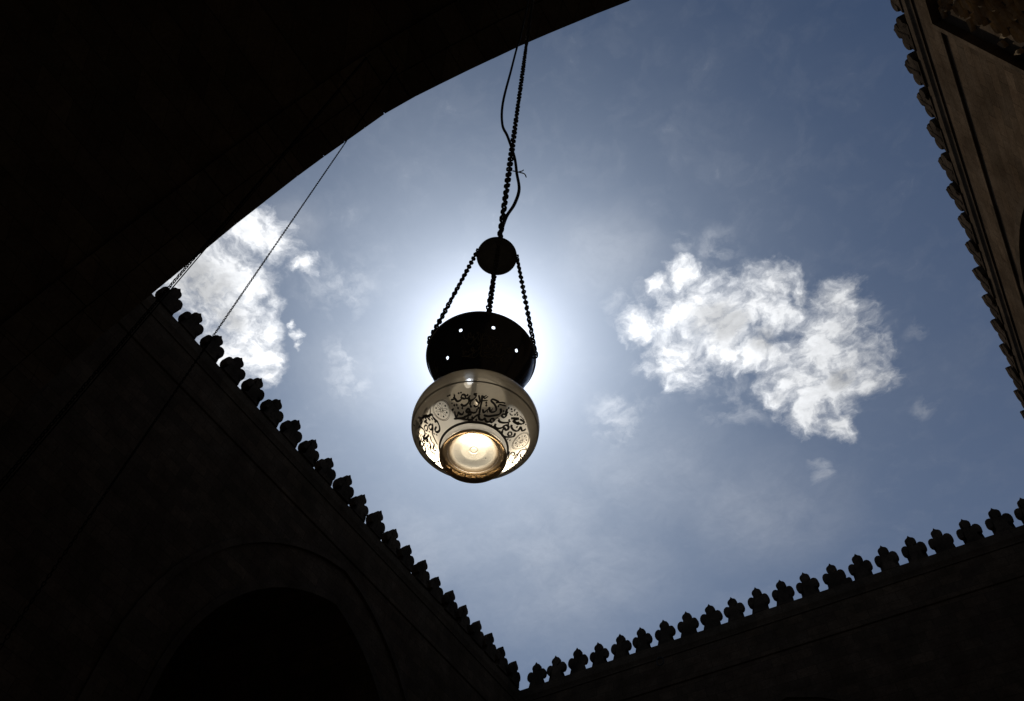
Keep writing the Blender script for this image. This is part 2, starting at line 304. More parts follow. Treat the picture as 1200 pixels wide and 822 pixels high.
def court_wall(name, label, place, U0, U1, arch, depth, crest, rot):
    """place(u, n, z) -> world; n > 0 points into the court. arch: pointed curve, jambs run to the floor"""
    w = thing(name, label, 'wall', place(0.5 * (U0 + U1), 0, ZG))
    base = Vector(w.location)
    P = lambda u, n, z: tuple(Vector(place(u, n, z)) - base)
    ZS = 29.42                                                      # upper band stands proud above this line
    m = MB()
    cu = [(arch[0][0], ZG)] + arch + [(arch[-1][0], ZG)]
    # panel face with the iwan opening
    def quad(a, b, c, d): m.add([P(*a), P(*b), P(*c), P(*d)], [(0, 1, 2, 3)])
    quad((U0, 0, ZG), (cu[0][0], 0, ZG), (cu[0][0], 0, ZS), (U0, 0, ZS))
    quad((cu[-1][0], 0, ZG), (U1, 0, ZG), (U1, 0, ZS), (cu[-1][0], 0, ZS))
    for (a, za), (b, zb) in zip(arch, arch[1:]): quad((a, 0, za), (b, 0, zb), (b, 0, ZS), (a, 0, ZS))
    for (a, za), (b, zb) in zip(cu, cu[1:]): quad((a, 0, za), (b, 0, zb), (b, -depth, zb), (a, -depth, za))
    # iwan back wall
    for (a, za), (b, zb) in zip(arch, arch[1:]): quad((a, -depth, ZG), (b, -depth, ZG), (b, -depth, zb), (a, -depth, za))
    # thickness behind: the roof and outer face
    quad((U0, -2.2, ZC - 0.5), (U1, -2.2, ZC - 0.5), (U1, -16, ZC - 0.5), (U0, -16, ZC - 0.5))
    m.build('masonry', M_wall, w)
    b = MB()
    b.add([P(u, n, z) for u in (U0, U1) for n, z in ((-0.01, ZS), (0.07, ZS), (0.09, ZS + 0.03), (0.09, ZC - 0.85), (-0.6, ZC - 0.85), (-0.6, ZS + 0.3), (-0.01, ZS + 0.3))],
          [(i, (i + 1) % 7, 7 + (i + 1) % 7, 7 + i) for i in range(7)] + [tuple(range(7)), tuple(range(13, 6, -1))])
    b.build('upper_band', M_wall, w)
    c = MB()
    pr = [(-0.62, ZC - 0.90), (0.15, ZC - 0.90), (0.16, ZC - 0.80), (0.19, ZC - 0.70), (0.235, ZC - 0.60), (0.25, ZC - 0.56), (0.25, ZC - 0.30), (0.23, ZC - 0.26), (0.23, ZC - 0.003), (-0.62, ZC - 0.003)]
    K = len(pr)
    c.add([P(u, n, z) for u in (U0, U1) for n, z in pr], [(i, (i + 1) % K, K + (i + 1) % K, K + i) for i in range(K)] + [tuple(range(K)), tuple(range(2 * K - 1, K - 1, -1))])
    c.build('cornice', M_trim, w)
    # moulded hood round the iwan arch
    a = MB()
    def hood(off0, off1, pn):
        A = []
        L_ = [Vector((x, z)) for x, z in cu]
        for i, p in enumerate(L_):
            t = (L_[min(i + 1, len(L_) - 1)] - L_[max(i - 1, 0)]).normalized(); nn = Vector((-t.y, t.x))
            A.append((p + nn * off0, p + nn * off1))
        V = []
        for q0, q1 in A: V += [P(q0.x, -0.02, q0.y), P(q0.x, pn, q0.y), P(q1.x, pn, q1.y), P(q1.x, -0.02, q1.y)]
        F = []
        for i in range(len(A) - 1):
            for k in range(4): F.append((4 * i + k, 4 * i + (k + 1) % 4, 4 * i + 4 + (k + 1) % 4, 4 * i + 4 + k))
        a.add(V, F)
    hood(0.0, 0.35, 0.10); hood(2.1, 2.42, 0.16)
    a.build('arch_moulding', M_trim, w)
    for k, u in enumerate(crest):
        o = bpy.data.objects.new('merlon', ME_MERLON); COL.objects.link(o); o.parent = w
        o.location = P(u + random.uniform(-0.03, 0.03), 0.10 + random.uniform(-0.015, 0.015), ZC - 0.004 + random.uniform(-0.015, 0.01)); o.rotation_euler = (random.uniform(-0.02, 0.02), random.uniform(-0.03, 0.03), rot + random.uniform(-0.03, 0.03))
        s_ = random.uniform(0.95, 1.03); o.scale = (s_, random.uniform(0.9, 1.1) * (1.75 if rot > 0 else 1.4 if rot < 0 else 1.0), random.uniform(0.96, 1.03))
    return w, P
side_arch = pointed(22.4, 7.3, 17.2, 26.4)
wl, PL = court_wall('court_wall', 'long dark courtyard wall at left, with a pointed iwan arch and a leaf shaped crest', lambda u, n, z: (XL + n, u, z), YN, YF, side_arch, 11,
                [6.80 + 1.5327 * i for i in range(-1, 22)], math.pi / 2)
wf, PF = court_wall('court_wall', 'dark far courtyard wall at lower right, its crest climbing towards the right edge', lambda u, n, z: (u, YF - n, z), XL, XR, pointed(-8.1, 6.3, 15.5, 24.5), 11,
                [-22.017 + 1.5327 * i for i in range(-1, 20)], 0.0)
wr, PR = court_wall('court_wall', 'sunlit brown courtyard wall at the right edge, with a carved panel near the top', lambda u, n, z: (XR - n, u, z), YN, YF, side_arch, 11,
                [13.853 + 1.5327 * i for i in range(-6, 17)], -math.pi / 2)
for w in (wl, wf, wr): w['group'] = 'walls round the courtyard'
# the odd stub between two merlons and the iron ring under the far parapet
s = MB(); s.box(-0.22, 0.22, -0.2, 0.2, 0, 0.26); s.box(-0.13, 0.16, -0.16, 0.14, 0.26, 0.36)
tag(s.build('stone_stub', M_crest, None, False, (-2.95, 40.0, ZC)), 'small broken stone block between two merlons on the far crest', 'block')
# ------------------------------------------------------------------ carved panel on the right wall, a deep field of leaf scrolls in a bevelled frame
def carved_panel():
    y0, y1, z0, z1 = YN + 0.02, 11.30, 9.5, 29.38
    p = MB()
    # bevelled frame, 0.30 proud, the field sunk 0.22
    def ring(V): return V
    outer = [(y0, z0), (y1 + 0.34, z0), (y1 + 0.02, z1), (y0, z1)]      # the edge leans a little
    inner = [(y0, z0 + 0.25), (y1 + 0.12, z0 + 0.25), (y1 - 0.2, z1 - 0.16), (y0, z1 - 0.16)]
    def pt(y, z, n): return tuple(Vector((XR - n, y, z)) - wr.location)
    V = [pt(y, z, -0.01) for y, z in outer] + [pt(y, z, 0.28) for y, z in outer] + [pt(y, z, 0.32) for y, z in inner] + [pt(y, z, 0.03) for y, z in inner]
    F = []
    for k in range(3):
        for i in range(4): F.append((4 * k + i, 4 * k + (i + 1) % 4, 4 * k + 4 + (i + 1) % 4, 4 * k + 4 + i))
    F.append((12, 13, 14, 15)); p.add(V, F)
    fr = p.build('carved_panel', M_trim, wr)
    l = MB(); rnd = random.Random(5)
    def leaf(cy, cz, L, W, a, bend, n0=0.02):
        K = 7; sp = []
        for i in range(K):
            t = i / (K - 1); ang = a + bend * (t - 0.3)
            if i == 0: q = Vector((cy, cz))
            else: q = q + Vector((math.cos(ang), math.sin(ang))) * (L / (K - 1))
            wd = W * math.sin(math.pi * (0.12 + 0.86 * t)) ** 0.8
            nn = Vector((-math.sin(ang), math.cos(ang)))
            sp.append((q - nn * wd, q, q + nn * wd, wd))
        V = []
        for a_, c_, b_, wd in sp: V += [pt(a_.x, a_.y, n0), pt(a_.x, a_.y, n0 + 0.11), pt(c_.x, c_.y, n0 + 0.17), pt(b_.x, b_.y, n0 + 0.11), pt(b_.x, b_.y, n0)]
        F = []
        for i in range(K - 1):
            for k in range(4): F.append((5 * i + k, 5 * i + k + 1, 5 * i + 6 + k, 5 * i + 5 + k))
        F += [(0, 1, 2, 3, 4), tuple(range(5 * K - 1, 5 * K - 6, -1))]
        l.add(V, F)
    z = z0 + 0.4; row = 0
    while z < z1 - 1.2:
        y = y0 + 0.9 + (0.35 if row % 2 else 0)
        while y < y1 - 0.62 + 0.3 * (z1 - z) / (z1 - z0):
            j = lambda s: rnd.uniform(-s, s)
            leaf(y + j(.03), z + j(.03), 0.95 + j(.15), 0.06, 2.3 + j(.3), j(.9))
            leaf(y + j(.03), z + 0.3 + j(.06), 0.6, 0.05, 1.7 + j(.3), 1.9 + j(.3))
            leaf(y + j(.03), z + 0.3 + j(.06), 0.6, 0.05, 2.9 + j(.3), -1.9 + j(.3))
            if rnd.random() < 0.5: leaf(y + 0.4, z + 0.6 + j(.1), 0.4, 0.08, j(3), j(1))
            y += 0.70
        z += 0.62; row += 1
    o = l.build('scroll_carving', M_carve, fr); o['kind'] = 'stuff'
carved_panel()

# ------------------------------------------------------------------ the iwan over the camera
near = [(-21.0, 15.0), (-20.75, 17.2), (-20.1, 19.4), (-19.0, 21.6), (-17.25, 23.67), (-16.45, 24.75), (-15.28, 26.15), (-14.28, 27.05), (-13.15, 28.0), (-12.08, 28.62), (-11.21, 28.97),
        (-9.55, 29.68), (-8.08, 29.32), (-7.0, 28.77), (-5.62, 28.02), (-3.69, 26.84), (-2.54, 25.94), (-0.9, 24.55), (0.9, 22.8), (2.5, 20.7), (3.8, 18.3), (4.6, 15.7), (4.9, 13.2)]
DEEP = 17.0
iw = thing('iwan', 'huge unlit pointed stone vault overhead filling the upper left', 'vault', (-8.05, YN, ZG))
ib = Vector(iw.location)
def IP(x, y, z): return tuple(Vector((x, y, z)) - ib)
m = MB()
cu = [(near[0][0], ZG)] + near + [(near[-1][0], ZG)]
def offset(cv, d):
    out = []; L_ = [Vector(p) for p in cv]
    for i, p in enumerate(L_):
        t = (L_[min(i + 1, len(L_) - 1)] - L_[max(i - 1, 0)]).normalized(); out.append((p.x - t.y * d, p.y + t.x * d))
    return out
back = offset(cu, 0.30); back[0] = (back[0][0], ZG); back[-1] = (back[-1][0], ZG)
for i in range(len(cu) - 1):                                         # vault barrel behind the front ring, a step higher
    (a, za), (b, zb) = back[i], back[i + 1]
    m.add([IP(a, YN - 0.3, za), IP(b, YN - 0.3, zb), IP(b, YN - DEEP, zb), IP(a, YN - DEEP, za)], [(0, 1, 2, 3)])
    m.add([IP(a, YN - DEEP, ZG), IP(b, YN - DEEP, ZG), IP(b, YN - DEEP, zb), IP(a, YN - DEEP, za)], [(0, 1, 2, 3)])
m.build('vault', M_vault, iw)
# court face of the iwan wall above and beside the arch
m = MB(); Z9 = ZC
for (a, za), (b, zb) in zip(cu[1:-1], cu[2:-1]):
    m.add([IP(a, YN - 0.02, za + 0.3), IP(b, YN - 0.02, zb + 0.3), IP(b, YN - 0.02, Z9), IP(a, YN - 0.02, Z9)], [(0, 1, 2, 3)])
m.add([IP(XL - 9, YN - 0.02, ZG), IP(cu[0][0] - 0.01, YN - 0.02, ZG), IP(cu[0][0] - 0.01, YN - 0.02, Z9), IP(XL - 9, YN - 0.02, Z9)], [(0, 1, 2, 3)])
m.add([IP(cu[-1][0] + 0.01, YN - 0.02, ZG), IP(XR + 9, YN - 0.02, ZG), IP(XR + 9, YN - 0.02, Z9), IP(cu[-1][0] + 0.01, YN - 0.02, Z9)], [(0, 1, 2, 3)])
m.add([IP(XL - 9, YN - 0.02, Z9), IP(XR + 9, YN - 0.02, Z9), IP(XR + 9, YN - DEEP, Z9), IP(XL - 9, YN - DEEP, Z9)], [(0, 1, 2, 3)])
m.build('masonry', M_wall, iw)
# voussoirs of the front ring, three courses deep, each its own stone
pts = [Vector(p) for p in near]; cum = [0.0]
for a, b in zip(pts, pts[1:]): cum.append(cum[-1] + (b - a).length)
def along(s_):
    s_ = max(0, min(cum[-1], s_))
    for i in range(len(cum) - 1):
        if s_ <= cum[i + 1]: return pts[i].lerp(pts[i + 1], (s_ - cum[i]) / (cum[i + 1] - cum[i]))
rnd = random.Random(3)
def voussoir(s0, s1, ya, yb, lift):
    A, B = along(s0), along(s1); t = (B - A).normalized(); nn = Vector((-t.y, t.x)); C_ = A.lerp(B, 0.5)
    q = []
    for yy in (ya, yb):
        for f in (0, 1):
            p = A if f == 0 else B
            q += [IP(p.x + nn.x * lift, yy, p.y + nn.y * lift), IP(p.x + nn.x * 0.55, yy, p.y + nn.y * 0.55)]
    V = q; F = [(0, 2, 3, 1), (4, 5, 7, 6), (0, 4, 6, 2), (1, 3, 7, 5), (0, 1, 5, 4), (2, 6, 7, 3)]
    from_pd('voussoir', V, F, M_vault, iw)
n1 = 46; L1 = cum[-1]
# break the ring at the curve's own corners so that its outline stays true
for r, (ya, yb) in enumerate(((YN, YN - 0.95), (YN - 0.97, YN - 2.1))):
    if r == 0: cuts = sorted(set([round(c, 3) for c in cum] + [round((a + b) / 2, 3) for a, b in zip(cum, cum[1:]) if b - a > 1.6]))
    else: cuts = [L1 * k / 36 for k in range(37)]
    for a, b in zip(cuts, cuts[1:]): voussoir(a + 0.008, b - 0.008, ya, yb, rnd.uniform(0.0, 0.03) if r == 0 else rnd.uniform(0.05, 0.09))

# ------------------------------------------------------------------ chains
def ring_mesh(name, L, W, r, n=14, k=6):
    """one welded link: long axis z, open in x; overall length L, width W, wire radius r"""
    V = []; F = []; a = W / 2 - r; s_ = L / 2 - W / 2
    for i in range(n):
        t = 2 * math.pi * i / n; c = Vector((a * math.cos(t), 0, a * math.sin(t) + (s_ if math.sin(t) >= -1e-6 else -s_)))
        out = Vector((math.cos(t), 0, math.sin(t)))
        for j in range(k):
            u = 2 * math.pi * j / k; p = c + out * (r * math.cos(u)) + Vector((0, r * math.sin(u), 0)); V.append(p)
    for i in range(n):
        for j in range(k): F.append((i * k + j, ((i + 1) % n) * k + j, ((i + 1) % n) * k + (j + 1) % k, i * k + (j + 1) % k))
    return V, F
def chain_frames(A, B, pitch, twist=0.0, yaw0=0.0):
    A, B = Vector(A), Vector(B); d = (B - A); n = int(d.length / pitch); q = d.normalized().to_track_quat('Z', 'X')
    for i in range(n):
        yaw = yaw0 + (i % 2) * math.pi / 2 + twist * i
        yield A + d * ((i + 0.5) / n), q @ Quaternion((0, 0, 1), yaw)
def chain_joined(name, A, B, L, W, r, pitch, m, parent, twist=0.0, yaw0=0.3, n=10, k=5, jit=0.0, skip=0):
    V0, F0 = ring_mesh('l', L, W, r, n, k); mb = MB(); rj = random.Random(11)
    for i, (p, q) in enumerate(chain_frames(A, B, pitch, twist, yaw0)):
        if i < skip: continue
        q2 = q @ Quaternion((0, 0, 1), rj.uniform(-jit, jit))
        mb.add([p + q2 @ v for v in V0], F0)
    o = mb.build(name, m, parent, True); return o

C0 = Vector((-1.28320, 1.62428, 2.66255))                            # centre of the lamp's glass body
HD = Vector((-0.61990, 0.78468, 0)); RT = Vector((0.78468, 0.61990, 0))
# main chain: straight, rising from the canopy to the vault; nearest links each a part
chA = Vector((-1.279, 1.628, 4.405)); chB = Vector((-1.235, 1.662, 24.6))
hc = thing('hanging_chain', 'heavy dark iron chain holding the lamp, rising to the vault edge', 'chain', tuple(chA), 'chains hanging from the vault')
LB = Vector((0, 0, 0))
V0, F0 = ring_mesh('l', 0.076, 0.050, 0.0080, 16, 7)
ml = bpy.data.meshes.new('link'); ml.from_pydata([tuple(v) for v in V0], [], F0); ml.update(); ml.polygons.foreach_set('use_smooth', [True] * len(ml.polygons)); ml.materials.append(M_iron)
rest = MB(); Vr, Fr = ring_mesh('l', 0.076, 0.050, 0.0080, 10, 5); rj = random.Random(2)
for i, (p, q) in enumerate(chain_frames(LB, chB - chA, 0.056, 0.035, 0.55)):
    q = q @ Quaternion((0, 0, 1), rj.uniform(-0.22, 0.22)) @ Quaternion((1, 0, 0), rj.uniform(-0.05, 0.05))
    if i < 130:
        o = bpy.data.objects.new('link', ml); COL.objects.link(o); o.parent = hc; o.location = p; o.rotation_mode = 'QUATERNION'; o.rotation_quaternion = q
    else: rest.add([p + q @ v for v in Vr], Fr)
o = rest.build('upper_links', M_iron, hc, True); o['kind'] = 'stuff'

def tube(name, P, r, m, parent=None, k=8, res=6, loc=None, smooth=True):
    P = [Vector(p) for p in P]; Q = []
    for i in range(len(P) - 1):
        p0, p1, p2, p3 = P[max(i - 1, 0)], P[i], P[i + 1], P[min(i + 2, len(P) - 1)]
        for j in range(res):
            t = j / res; Q.append(0.5 * ((2 * p1) + (p2 - p0) * t + (2 * p0 - 5 * p1 + 4 * p2 - p3) * t * t + (3 * p1 - p0 - 3 * p2 + p3) * t ** 3))
    Q.append(P[-1]); V = []; F = []
    for i, c in enumerate(Q):
        t = (Q[min(i + 1, len(Q) - 1)] - Q[max(i - 1, 0)]).normalized(); a = t.orthogonal().normalized() if i == 0 else (a - t * a.dot(t)).normalized(); b = t.cross(a)
        for j in range(k): V.append(c + (a * math.cos(2 * math.pi * j / k) + b * math.sin(2 * math.pi * j / k)) * r)
    for i in range(len(Q) - 1):
        for j in range(k): F.append((i * k + j, i * k + (j + 1) % k, (i + 1) * k + (j + 1) % k, (i + 1) * k + j))
    F += [tuple(range(k - 1, -1, -1)), tuple(range((len(Q) - 1) * k, len(Q) * k))]
    return from_pd(name, V, F, m, parent, smooth, loc)
cab = [(-1.300, 1.610, 25.0), (-1.31, 1.605, 14.0), (-1.331, 1.586, 10.718), (-1.35, 1.572, 9.78), (-1.366, 1.559, 8.687), (-1.383, 1.545, 7.46), (-1.361, 1.563, 6.794), (-1.313, 1.601, 6.476), (-1.254, 1.647, 6.003), (-1.23, 1.666, 5.661), (-1.208, 1.684, 5.352), (-1.225, 1.67, 5.071), (-1.259, 1.643, 4.844), (-1.276, 1.63, 4.60), (-1.280, 1.627, 4.44)]
c0 = Vector(cab[-1])
ec = thing('electric_cable', 'thin black electric cable winding loosely around the main chain', 'cable', tuple(c0))
tube('flex', [Vector(p) - c0 for p in cab], 0.0115, M_cable, ec)
k0 = Vector((-1.233, 1.664, 5.70)) - c0
tube('cable_tie', [k0 + RT * -0.03, k0 + RT * 0.02 + Vector((0, 0, -.01)), k0 + RT * 0.06 + Vector((0, 0, -.03)), k0 + RT * 0.075 + Vector((0, 0, -.09))], 0.0045, M_cable, ec, 6)
tube('cable_tie', [k0 + RT * 0.02, k0 + RT * 0.045 + Vector((0, 0, .03)), k0 + RT * 0.05 + Vector((0, 0, .05))], 0.004, M_cable, ec, 6)

# second and third lamp chains, further along the same row
c2 = thing('hanging_chain', 'single long dark chain crossing the left cloud, passing before the left wall crest', 'chain', (-7.78, 3.0, 0.4), 'chains hanging from the vault')
o = chain_joined('links', (0, 0, 0), (0, 0, 28.2), 0.075, 0.042, 0.0065, 0.055, M_black, c2, 0.02, 0.9, 8, 5, 0.3); o['kind'] = 'stuff'
c3 = thing('hanging_chain', 'iron ring chain farthest left, almost hidden under the vault edge', 'chain', (-8.52, 2.2, 0.4), 'chains hanging from the vault')
o = chain_joined('links', (0, 0, 0), (0, 0, 27.9), 0.100, 0.066, 0.009, 0.074, M_black, c3, 0.0, 0.62, 10, 5, 0.15); o['kind'] = 'stuff'
c4 = tube('lamp_cable', [(0, 0, 0), (0.004, 0, 12), (0, 0, 27.9)], 0.011, M_black, None, 6, 6, (-8.345, 2.2, 0.4)); tag(c4, 'straight thin cable beside the leftmost ring chain', 'cable')
# iron ring under the far cornice
V, F = ring_mesh('r', 0.62, 0.50, 0.035, 20, 7)
o = from_pd('iron_ring', V, F, M_iron, None, True, (-14.83, YF - 0.30, 31.0)); tag(o, 'dark iron ring fixed below the far parapet near the bottom edge', 'ring')

# ------------------------------------------------------------------ the mosque lamp
lamp = thing('mosque_lamp', 'glowing cream glass mosque lamp with black calligraphy and a dark flared neck', 'lamp', tuple(C0))
PROF = [(-0.2356, 0.1315), (-0.228, 0.134), (-0.21, 0.127), (-0.195, 0.123), (-0.1826, 0.1317), (-0.155, 0.172), (-0.125, 0.212), (-0.0834, 0.2555), (-0.045, 0.2655), (-0.01, 0.263), (0.02, 0.252), (0.05, 0.232), (0.08, 0.207), (0.105, 0.18), (0.128, 0.152), (0.145, 0.132), (0.155, 0.125), (0.17, 0.126), (0.21, 0.138), (0.27, 0.167), (0.34, 0.203), (0.41, 0.234), (0.4765, 0.2547)]
PH = [p[0] for p in PROF]; PRr = [p[1] for p in PROF]
def rad(h):
    if h <= PH[0]: return PRr[0]
    for i in range(len(PH) - 1):
        if h <= PH[i + 1]:
            p0, p1, p2, p3 = PRr[max(i - 1, 0)], PRr[i], PRr[i + 1], PRr[min(i + 2, len(PH) - 1)]
            t = (h - PH[i]) / (PH[i + 1] - PH[i]); lin = p1 + (p2 - p1) * t
            return lin
    return PRr[-1]
def surf(az, h, off=0.0):
    """az 0 faces the camera, positive to its right"""
    d = RT * math.sin(az) - HD * math.cos(az)
    s_ = (rad(h + 0.004) - rad(h - 0.004)) / 0.008
    n = (d - Vector((0, 0, s_))).normalized()
    return d * rad(h) + Vector((0, 0, h)) + n * off
def lathe(name, prof, m, parent, seg=112, skip=None, smooth=True, res=4):
    # catmull resample
    Q = []
    for i in range(len(prof) - 1):
        p0, p1, p2, p3 = [Vector(prof[j]) for j in (max(i - 1, 0), i, i + 1, min(i + 2, len(prof) - 1))]
        for j in range(res):
            t = j / res
            c_ = 0.5 * ((2 * p1) + (p2 - p0) * t + (2 * p0 - 5 * p1 + 4 * p2 - p3) * t * t + (3 * p1 - p0 - 3 * p2 + p3) * t ** 3)
            Q.append(c_)
    Q.append(Vector(prof[-1])); V = []; F = []
    for h, r in Q:
        for k in range(seg):
            a = 2 * math.pi * k / seg; d = RT * math.sin(a) - HD * math.cos(a); V.append(d * max(r, 0.0004) + Vector((0, 0, h)))
    for i in range(len(Q) - 1):
        for k in range(seg):
            if skip and skip(i, k, Q): continue
            F.append((i * seg + k, i * seg + (k + 1) % seg, (i + 1) * seg + (k + 1) % seg, (i + 1) * seg + k))
    return from_pd(name, V, F, m, parent, smooth)
gi = [p for p in PROF if -0.2101 <= p[0] <= 0.1551]
HOLES = [(-0.5038, 0.3889), (0.1498, 0.3967), (0.7866, 0.3541), (-0.9862, 0.3014), (2.2, 0.35), (3.1, 0.35), (-2.0, 0.35)]
def in_hole(az, h, holes, rr=0.0075):
    for a, hh in holes:
        dz_ = (h - hh) * 1.0; da = (az - a) * rad(hh)
        if dz_ * dz_ + da * da < rr * rr: return True
    return False
# body of the lamp; the one pierced boss on the shoulder is open
def gskip(i, k, Q):
    az = 2 * math.pi * (k + .5) / 400; az = az - 2 * math.pi if az > math.pi else az
    return in_hole(az, 0.5 * (Q[i].x + Q[i + 1].x), [(-0.1908, -0.0720)], 0.0065)
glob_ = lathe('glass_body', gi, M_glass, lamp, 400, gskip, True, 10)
wall_prof = [(-0.210, 0.1268), (-0.222, 0.1322), (-0.230, 0.1345), (-0.2345, 0.1338), (-0.2356, 0.131), (-0.2345, 0.1275), (-0.229, 0.1215), (-0.221, 0.1150), (-0.212, 0.1085), (-0.205, 0.1030)]
base_prof = [(-0.2048, 0.1028), (-0.200, 0.0975), (-0.197, 0.090), (-0.1955, 0.080), (-0.1925, 0.068), (-0.190, 0.058), (-0.1885, 0.050), (-0.188, 0.042), (-0.1875, 0.030), (-0.187, 0.018), (-0.1878, 0.0160), (-0.1878, 0.0140), (-0.187, 0.0120), (-0.187, 0.0)]
ft = lathe('foot', wall_prof, M_footwall, lamp, 96)
bs_ = lathe('foot_base', base_prof, M_foot, lamp, 96)
# specks trapped in the foot glass
sp_ = MB()
for (x, y_, r) in ((-0.006, -0.062, 0.0022), (0.052, 0.028, 0.0028), (-0.07, 0.0, 0.0014), (0.02, -0.04, 0.0012), (-0.03, 0.05, 0.0013), (0.075, -0.05, 0.0012), (-0.052, 0.055, 0.0015), (0.0, 0.078, 0.0012)):
    q = RT * x + HD * y_; hh = -0.1975 if q.length > 0.066 else -0.1900
    c_ = Vector((q.x, q.y, hh - 0.004)); V = [c_ + Vector((math.cos(t) * r, math.sin(t) * r, 0)) for t in [k * math.pi / 3 for k in range(6)]] + [c_ + Vector((0, 0, -r * 0.6)), c_ + Vector((0, 0, r * 0.6))]
    sp_.add(V, [(k, (k + 1) % 6, 6) for k in range(6)] + [((k + 1) % 6, k, 7) for k in range(6)])
o = sp_.build('seed_specks', M_ink, bs_); o['kind'] = 'stuff'
# flared neck: dark glass pierced by small round holes, open at the top
bowl_out = [(0.1551, 0.124), (0.17, 0.126), (0.21, 0.138), (0.27, 0.167), (0.34, 0.203), (0.41, 0.234), (0.4765, 0.2547)]
SEG = 720
def bskip(i, k, Q):
    az = 2 * math.pi * (k + .5) / SEG; az = az - 2 * math.pi if az > math.pi else az
    return in_hole(az, 0.5 * (Q[i].x + Q[i + 1].x), HOLES)
def bowl():
    # fine rows so the holes come out round
    rows = []; hs = [0.1551 + (0.4765 - 0.1551) * i / 160 for i in range(161)]
    from bisect import bisect
    def cr(h):
        hh = [p[0] for p in bowl_out]; i = min(max(bisect(hh, h) - 1, 0), len(hh) - 2)
        p0, p1, p2, p3 = [bowl_out[j] for j in (max(i - 1, 0), i, i + 1, min(i + 2, len(hh) - 1))]
        t = (h - p1[0]) / (p2[0] - p1[0]); m1 = (p2[1] - p0[1]) / (p2[0] - p0[0]); m2 = (p3[1] - p1[1]) / (p3[0] - p1[0]); dh = p2[0] - p1[0]
        return (2 * t ** 3 - 3 * t * t + 1) * p1[1] + (t ** 3 - 2 * t * t + t) * m1 * dh + (-2 * t ** 3 + 3 * t * t) * p2[1] + (t ** 3 - t * t) * m2 * dh
    S_ = 480; V = []; F = []
    for h in hs:
        r = cr(h)
        for k in range(S_):
            a = 2 * math.pi * k / S_; d = RT * math.sin(a) - HD * math.cos(a); V.append(d * r + Vector((0, 0, h)))
    for i in range(160):
        hm = 0.5 * (hs[i] + hs[i + 1])
        near_h = [x for x in HOLES if abs(x[1] - hm) < 0.02]
        for k in range(S_):
            if near_h:
                az = 2 * math.pi * (k + .5) / S_; az = az - 2 * math.pi if az > math.pi else az
                if in_hole(az, hm, near_h): continue
            F.append((i * S_ + k, i * S_ + (k + 1) % S_, (i + 1) * S_ + (k + 1) % S_, (i + 1) * S_ + k))
    me = bpy.data.meshes.new('neck_bowl'); me.from_pydata(V, [], F); me.update(); me.polygons.foreach_set('use_smooth', [True] * len(me.polygons))
    ob = link('neck_bowl', me, M_bowl, lamp)
    return ob
nb = bowl()
def hoop(name, h, r, w, m, parent, off=0.0012, n=120):
    V = []; F = []
    for k in range(n):
        a = 2 * math.pi * k / n
        for dh in (-w / 2, w / 2): V.append(surf(a, h + dh, off))
    for k in range(n): F.append((2 * k, 2 * k + 1, (2 * k + 3) % (2 * n), (2 * k + 2) % (2 * n)))
    return from_pd(name, V, F, m, parent, True)
def torus(name, h, R_, r, m, parent, n=96, k=8):
    V = []; F = []
    for i in range(n):
        a = 2 * math.pi * i / n; d = RT * math.sin(a) - HD * math.cos(a)
        for j in range(k):
            b = 2 * math.pi * j / k; V.append(d * (R_ + r * math.cos(b)) + Vector((0, 0, h + r * math.sin(b))))
    for i in range(n):
        for j in range(k): F.append((i * k + j, ((i + 1) % n) * k + j, ((i + 1) % n) * k + (j + 1) % k, i * k + (j + 1) % k))
    return from_pd(name, V, F, m, parent, True)
hoop('enamel_line', -0.0760, 0, 0.0064, M_ink, glob_)
hoop('enamel_line', -0.1795, 0, 0.0054, M_ink, glob_)
torus('rim', 0.4765, 0.2547, 0.0045, M_bowl, nb)
torus('collar', 0.153, 0.126, 0.006, M_bowl, nb)
PQ = RT * -0.0450 + HD * -0.0870
def pskip(i, k, Q):
    a = 2 * math.pi * (k + .5) / 120; d = RT * math.sin(a) - HD * math.cos(a)
    return (d * (0.5 * (Q[i].y + Q[i + 1].y)) - PQ).length < 0.017
lathe('neck_light_baffle', [(0.158, 0.1225), (0.162, 0.118), (0.162, 0.09), (0.162, 0.06), (0.162, 0.03), (0.170, 0.02), (0.170, 0.0)], M_baffle, lamp, 120, pskip, True, 10)  # added plate: blocks the sky seen through the neck, spreads glow inside
